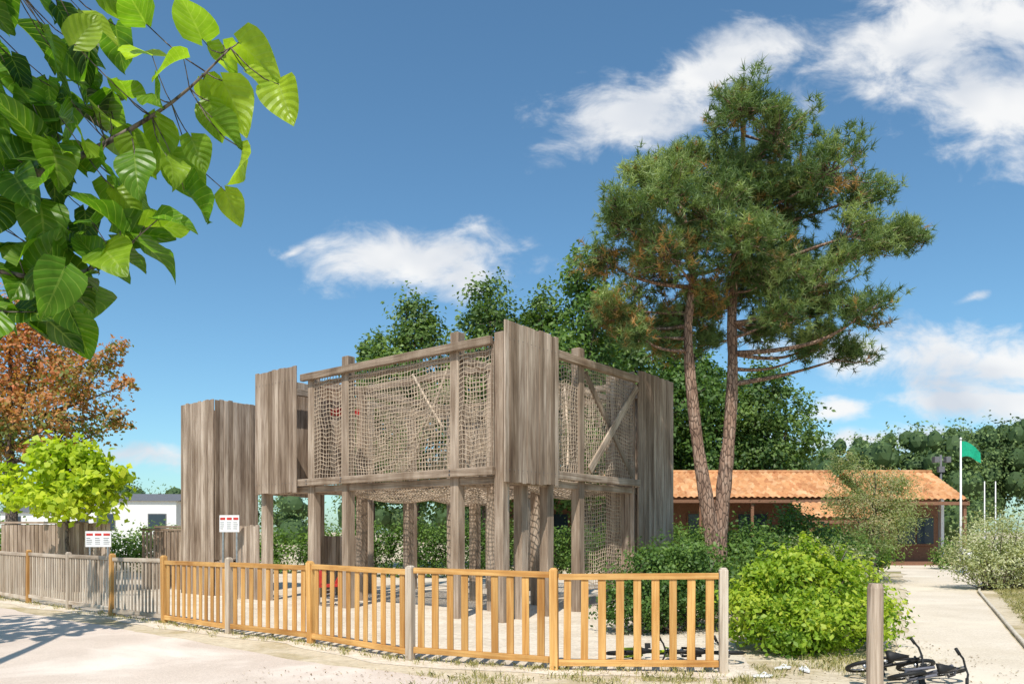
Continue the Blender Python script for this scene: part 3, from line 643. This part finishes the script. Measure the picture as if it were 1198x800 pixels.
L1=[(-1.46,3.95),(-1.20,3.84),(-1.62,3.86),(-1.40,3.66),(-1.06,3.60),(-1.30,3.42),(-1.56,3.50),(-1.54,3.28),(-1.24,3.27),(-1.46,3.12),(-1.62,3.14),(-1.82,3.02),(-1.66,2.92),(-1.50,2.99),
(-1.98,3.30),(-1.80,3.40),(-2.18,3.42),(-1.94,3.62),(-1.84,3.78),(-2.1,3.8),(-2.12,4.0),(-1.92,3.95),(-2.27,3.65),(-2.28,3.3),(-2.18,3.0),(-2.02,3.1),(-2.08,2.82),(-1.86,2.84),(-2.22,2.75),(-2.3,2.9),(-1.98,2.72),
(-2.12,2.55),(-2.28,2.62),(-2.02,2.60),(-1.78,3.2),(-2.35,3.95),(-1.76,3.98),(-1.66,3.74),(-2.3,2.48),(-1.9,3.15),(-2.1,3.2),(-2.25,3.12),(-1.75,2.80),(-2.2,3.55),(-2.05,2.95),(-1.94,2.9),
(-1.32,3.74),(-1.28,3.58),(-1.5,3.62),(-1.72,3.58),(-1.7,3.3),(-1.42,3.30),(-2.05,3.5),(-1.86,3.52),(-2.0,3.72),(-1.72,3.06),
(-1.36,3.86),(-1.18,3.70),(-1.38,3.50),(-1.62,3.40),(-1.86,3.28),(-1.6,3.02),(-1.9,3.02),(-2.0,3.2),(-2.15,3.1),(-2.2,2.9),(-2.1,2.7),(-1.82,2.9),(-1.48,3.2),(-1.34,3.15),(-2.2,3.25),(-1.78,3.12),
(-2.05,2.52),(-2.18,2.6),(-1.96,2.64),(-2.1,2.88),(-1.7,2.98),(-2.25,2.7),(-2.0,2.8)]
twig=main+up+low+low2; items=[]
def addleaf(c,L,tn):
    c=np.array(c,float); ds=[np.linalg.norm(t-c) for t in twig]; s=twig[int(np.argmin(ds))]
    v=c-s; d=nrm(nrm(v)*.7+np.array([R.uniform(-.3,.6),R.uniform(-.5,.5),-.30]))
    p=c-d*L*.5
    if np.linalg.norm(p-s)<1.3: m.tube(curve_pts(s,p,3,.08,.04),[.0035,.003,.0028,.0025],4,tone=.6)
    items.append((p,d,nrm(np.array([R.uniform(-.6,.6),R.uniform(-.9,.6),.7])),L,tn))
for (x,z) in L1:
    addleaf((x,3.5+R.uniform(-.2,.2),z),R.uniform(.16,.25),np.clip(.34+.5*(x+2.3)+R.uniform(-.28,.3)+.25*(z-3.2),0,1))  # tone rises rightward and upward, painting the backlit outer leaves
for _ in range(75):
    x=R.uniform(-2.75,-1.95); z=R.uniform(2.5,4.15)
    if z<2.75 and x>-2.15: continue
    addleaf((x,3.5+R.uniform(-.1,.6),z),R.uniform(.17,.25),R.uniform(.0,.5))  # darker tones paint the shade among the inner leaves
for _ in range(90):
    addleaf((R.uniform(-4.2,-2.1),R.uniform(2.2,3.0),R.uniform(4.3,4.9)),R.uniform(.2,.28),R.uniform(.1,.6))  # leaf mass above the view, added to shade the left leaves
for _ in range(520):
    dv=nrm(R.randn(3))*R.uniform(.5,1)
    c=np.array([-8.9,9.6,5.3])+dv*np.array([1.7,2.4,1.3]); 
    if c[0]/c[1]>-.72: continue
    d=nrm(dv+np.array([0,0,-.6])); items.append((c,d,nrm(R.randn(3)*.4+np.array([0,0,1])),R.uniform(.25,.34),R.uniform(.2,.8)))
m.obj('trunk_and_twigs',M_bark,e); bigleaves('leaves',items,e)
# ------------------------------------------------------------------ foreground post
m=MB(); m.tube([(3.5,7.42,-.1),(3.5,7.42,.5),(3.505,7.42,1.06),(3.505,7.42,1.105)],[.077,.075,.073,.06],14,tone=.75,smooth=False); m.obj('wooden_bollard',W_beam,None)
# ------------------------------------------------------------------ bicycles lying down
def bike(name,x,y,rz,frame,r=.25,tilt=86,z=.06):
    e=empty(name,(x,y,z),0); e.rotation_euler=(math.radians(tilt),0,rz)
    m=MB(); wb=r*3.3
    M4=[M_black,M_chrome,frame]
    for wx in (0,wb):
        m.ring((wx,0,r),r,.022,30,8,0); m.ring((wx,0,r),r-.03,.009,30,5,1)
        m.tube([(wx,-.04,r),(wx,.04,r)],.02,8,1)
        for k_ in range(14):
            a_=2*math.pi*k_/14; m.tube([(wx,.02*(-1)**k_,r),(wx+(r-.03)*math.cos(a_),0,r+(r-.03)*math.sin(a_))],.0018,4,1)
    bb=(wb*.42,0,r*.95); st=(wb*.34,0,r*2.3); hd=(wb*.80,0,r*2.45); hd2=(wb*.83,0,r*2.1)
    for a_,b_ in ((bb,st),(st,hd),(bb,hd2),((st[0],.04,st[2]-.02),(0,.05,r)),((st[0],-.04,st[2]-.02),(0,-.05,r)),((bb[0],.03,bb[2]),(0,.05,r)),((bb[0],-.03,bb[2]),(0,-.05,r)),(hd,hd2)):
        m.tube([a_,b_],.015,8,2)
    for s_ in (-.05,.05): m.tube([(hd2[0],0,hd2[2]),(hd2[0]+.01,s_,hd2[2]-.03),(wb,s_,r)],.012,6,2)
    m.tube([st,(st[0]-.03,0,st[2]+.12)],.012,6,1); sx,sz=st[0]-.03,st[2]+.13
    m.add([(sx-.12,-.06,sz),(sx-.12,.06,sz),(sx+.02,.035,sz),(sx+.14,.012,sz-.01),(sx+.14,-.012,sz-.01),(sx+.02,-.035,sz),(sx-.10,-.05,sz+.04),(sx-.10,.05,sz+.04),(sx+.02,.02,sz+.03),(sx+.12,0.005,sz+.02),(sx+.12,-.005,sz+.02),(sx+.02,-.02,sz+.03)],
      [(0,1,2,3,4,5)[::-1],(6,7,8,9,10,11)]+[(i_,(i_+1)%6,6+(i_+1)%6,6+i_) for i_ in range(6)],.5,None,0,True)
    m.tube([hd,(hd[0]-.03,0,hd[2]+.10)],.012,6,1); hx,hz=hd[0]-.03,hd[2]+.11
    hw=.16
    m.tube([(hx-.08,-hw,hz+.03),(hx-.03,-hw*.5,hz+.03),(hx,0,hz),(hx-.03,hw*.5,hz+.03),(hx-.08,hw,hz+.03)],.011,6,0)
    for s_ in (-1,1): m.tube([(hx-.06,(hw-.04)*s_,hz+.03),(hx-.09,(hw+.03)*s_,hz+.03)],.017,6,0)
    m.ring((bb[0],.045,bb[2]),.06,.006,20,5,1); m.tube([(bb[0],.05,bb[2]),(bb[0]+.1,.05,bb[2]-.05)],.008,5,1); m.tube([(bb[0],-.05,bb[2]),(bb[0]-.1,-.05,bb[2]+.05)],.008,5,1)
    for s_,q in ((1,(bb[0]+.1,bb[2]-.05)),(-1,(bb[0]-.1,bb[2]+.05))): m.bx(q[0]-.035,q[0]+.035,s_*.055,s_*.12,q[1]-.01,q[1]+.01,0)
    m.obj('frame_and_wheels',M4,e)
bike('childs_bicycle',1.35,9.75,.1,plain('lime_frame',(.45,.62,.03),.4),.18,78)
bike('childs_bicycle',2.1,9.6,-.1,M_black,.17,80,.10)
bike('childs_bicycle',3.85,8.6,.1,M_black,.18,64,.05)
bike('childs_bicycle',4.05,8.15,.35,plain('grey_frame',(.16,.16,.19),.4),.17,70,.05)
def sandal(name,x,y,rz):
    V=[];n=18
    for z in (.002,.02):
        for i_ in range(n):
            a_=2*math.pi*i_/n; V.append((.12*math.cos(a_),(.042+.012*math.cos(a_))*math.sin(a_),z))
    m=MB(); m.add(V,[tuple(range(n))[::-1],tuple(range(n,2*n))]+[(i_,(i_+1)%n,n+(i_+1)%n,n+i_) for i_ in range(n)])
    m.tube([(.0,.05,.015),(.03,.02,.05),(.06,0,.02)],.006,5); m.tube([(.0,-.05,.015),(.03,-.02,.05),(.06,0,.02)],.006,5)
    o=m.obj(name,M_white); o.location=(x,y,.012); o.rotation_euler=(0,0,rz)
sandal('sandal',3.15,8.95,.4);sandal('sandal',3.35,8.8,1.6);sandal('sandal',2.75,8.45,.1)
# ------------------------------------------------------------------ grass tufts and litter
def tufts(name,pts,h=.09,nb=9,mat=L_grass):
    pts=np.array(pts,float); i=np.repeat(np.arange(len(pts)),nb); k_=len(i)
    hs=R.uniform(.4,1.3,len(pts))[i]
    b=np.column_stack([pts[i,0]+R.randn(k_)*.035,pts[i,1]+R.randn(k_)*.035,np.full(k_,.008)])
    d=unit(np.column_stack([R.randn(k_)*.45,R.randn(k_)*.45,np.ones(k_)])); L=(h*hs*R.uniform(.5,1.1,k_))[:,None]
    s=perp(d)*.0035; mid=b+d*L*.6; tip=b+d*L+np.column_stack([R.randn(k_)*.02,R.randn(k_)*.02,np.zeros(k_)])
    V=np.stack([b-s,b+s,mid+s*.8,tip,mid-s*.8],1).reshape(-1,3)
    return np_mesh(name,V,np.arange(k_*5).reshape(-1,5),mat,np.repeat(R.rand(k_),5))
pts=[]
for i_ in range(len(FP)-1):
    a_=np.array(FP[i_]);b_=np.array(FP[i_+1])
    for _ in range(45 if i_<5 else 20):
        t=R.rand(); q=a_+(b_-a_)*t; pts.append((q[0]+R.randn()*.12-.06,q[1]-abs(R.randn())*.15+.06))
for _ in range(26):
    cx,cy=R.uniform(-1,3.2),R.uniform(7.9,8.5)
    for _ in range(7): pts.append((cx+R.randn()*.12,cy+R.randn()*.07))
for _ in range(60):
    t=R.rand(); cx,cy=4.0+5.3*t+R.uniform(-1.1,.0),8.6+10.3*t
    for _ in range(8): pts.append((cx+R.randn()*.15,cy+R.randn()*.15))
for _ in range(3200): t=R.rand(); pts.append((7.0+9*t+abs(R.randn())*1.4,10+16*t))
tufts('verge_grass',pts,.085)
k_=2600; X=R.uniform(-3,6,k_);Y=R.uniform(7.3,13,k_); ok=(Y<9.0)|(X>2.6); X,Y=X[ok],Y[ok]
Pp=np.column_stack([X,Y,np.full(len(X),.02)]); Nn=unit(np.column_stack([R.randn(len(X))*.3,R.randn(len(X))*.3,np.ones(len(X))]))
V,F=leafquads(Pp,Nn,R.uniform(.015,.045,len(X)),.5)
M_lit=leafmat('dry_leaf_litter',[(0,(.12,.07,.03)),(.6,(.3,.19,.09)),(1,(.5,.4,.22))],.1)
np_mesh('leaf_litter',V,F,M_lit,np.repeat(R.rand(len(X)),4))
# ------------------------------------------------------------------ sun, sky, camera
sd=nrm([-.20,-1.0,0]); el=math.radians(55)
tosun=Vector((sd[0]*math.cos(el),sd[1]*math.cos(el),math.sin(el)))
L=bpy.data.lights.new('sun','SUN'); L.energy=5.0; L.angle=math.radians(.5); L.color=(1,.945,.865)
so_=bpy.data.objects.new('sun',L); so_.rotation_euler=tosun.to_track_quat('Z','Y').to_euler(); so_.location=(0,-10,30); COL.objects.link(so_)
w=bpy.data.worlds.new('World'); scene.world=w; w.use_nodes=True; nt=w.node_tree
try:
    w.cycles.sampling_method='MANUAL'; w.cycles.sample_map_resolution=256
except Exception: pass
for n_ in list(nt.nodes): nt.nodes.remove(n_)
out=N(nt,'ShaderNodeOutputWorld'); bg=N(nt,'ShaderNodeBackground'); bg.inputs[1].default_value=.145; nt.links.new(bg.outputs[0],out.inputs[0])
sky=N(nt,'ShaderNodeTexSky',sky_type='NISHITA'); sky.sun_disc=False; sky.sun_elevation=el; sky.sun_rotation=math.atan2(sd[0],sd[1]); sky.air_density=1.0; sky.dust_density=.7; sky.ozone_density=2.2
tc=N(nt,'ShaderNodeTexCoord'); sp=N(nt,'ShaderNodeSeparateXYZ'); nt.links.new(tc.outputs['Generated'],sp.inputs[0])
ay=math_(nt,'MAXIMUM',math_(nt,'ABSOLUTE',sp.outputs[1]),.05)
cb=N(nt,'ShaderNodeCombineXYZ'); nt.links.new(math_(nt,'DIVIDE',sp.outputs[0],ay),cb.inputs[0]); nt.links.new(math_(nt,'DIVIDE',sp.outputs[2],ay),cb.inputs[1])
q=cb.outputs[0]
CL=[(.17,.55,.12,.048,12,1.05),(.27,.60,.11,.05,25,1.05),(.56,.655,.17,.085,18,1.05),(.64,.55,.13,.08,-20,.9),(.68,.68,.18,.10,0,1.1),(-.135,.353,.14,.042,3,1),(-.05,.335,.07,.035,0,1),
(-.285,.362,.04,.012,20,.35),(.55,.225,.20,.042,-4,1.0),(.64,.21,.17,.042,0,1.1),(.57,.17,.11,.02,0,1),(.41,.155,.08,.02,10,.8),(.46,.12,.18,.02,0,.8),(.66,.17,.09,.026,0,1),(.6,.305,.05,.012,20,.3),(.45,.43,.05,.03,10,.4),(-.5,.10,.2,.035,0,.45),(.8,.16,.15,.03,0,.7)]
mx=None
for (cx,cz,rx,rz_,an,gn) in CL:
    mp=N(nt,'ShaderNodeMapping',vector_type='TEXTURE'); mp.inputs['Location'].default_value=(cx,cz,0); mp.inputs['Rotation'].default_value=(0,0,math.radians(an)); mp.inputs['Scale'].default_value=(rx,rz_,1)
    nt.links.new(q,mp.inputs[0]); ln=N(nt,'ShaderNodeVectorMath',operation='LENGTH'); nt.links.new(mp.outputs[0],ln.inputs[0])
    v=math_(nt,'SUBTRACT',gn*.95,ln.outputs['Value'])
    mx=v if mx is None else math_(nt,'MAXIMUM',mx,v)
mx=math_(nt,'MAXIMUM',mx,-1.2)
f1=noise(nt,scalev(nt,q,(11,17,1)),1,7,.6,.35)
f2=noise(nt,scalev(nt,q,(5,9,1)),1,3,.5,.2)
val=math_(nt,'ADD',mx,math_(nt,'MULTIPLY',math_(nt,'SUBTRACT',f1,.5),2.8))
mr=N(nt,'ShaderNodeMapRange',interpolation_type='SMOOTHSTEP'); mr.inputs[1].default_value=-.3; mr.inputs[2].default_value=.75
nt.links.new(val,mr.inputs[0]); al=mr.outputs[0]
ccol=ramp(nt,[(.36,(.70,.74,.80)),(.56,(1,.99,.97))],f2)
ccol=mixc(nt,1,ccol,(6.6,6.7,6.85),'MULTIPLY')
skc=mixc(nt,1,sky.outputs[0],(.72,1.0,1.05),'MULTIPLY')
nt.links.new(mixc(nt,math_(nt,'MULTIPLY',al,.97),skc,ccol),bg.inputs[0])
scene.view_settings.view_transform='Standard'; scene.view_settings.look='None'; scene.view_settings.exposure=0
cam=bpy.data.cameras.new('camera'); cam.sensor_width=36; cam.lens=900/1198*36; cam.shift_y=(622-400)/1198; cam.clip_end=6000; cam.clip_start=.05
co=bpy.data.objects.new('camera',cam); co.location=(0,0,1.6); co.rotation_euler=(math.radians(90),0,0); COL.objects.link(co); scene.camera=co
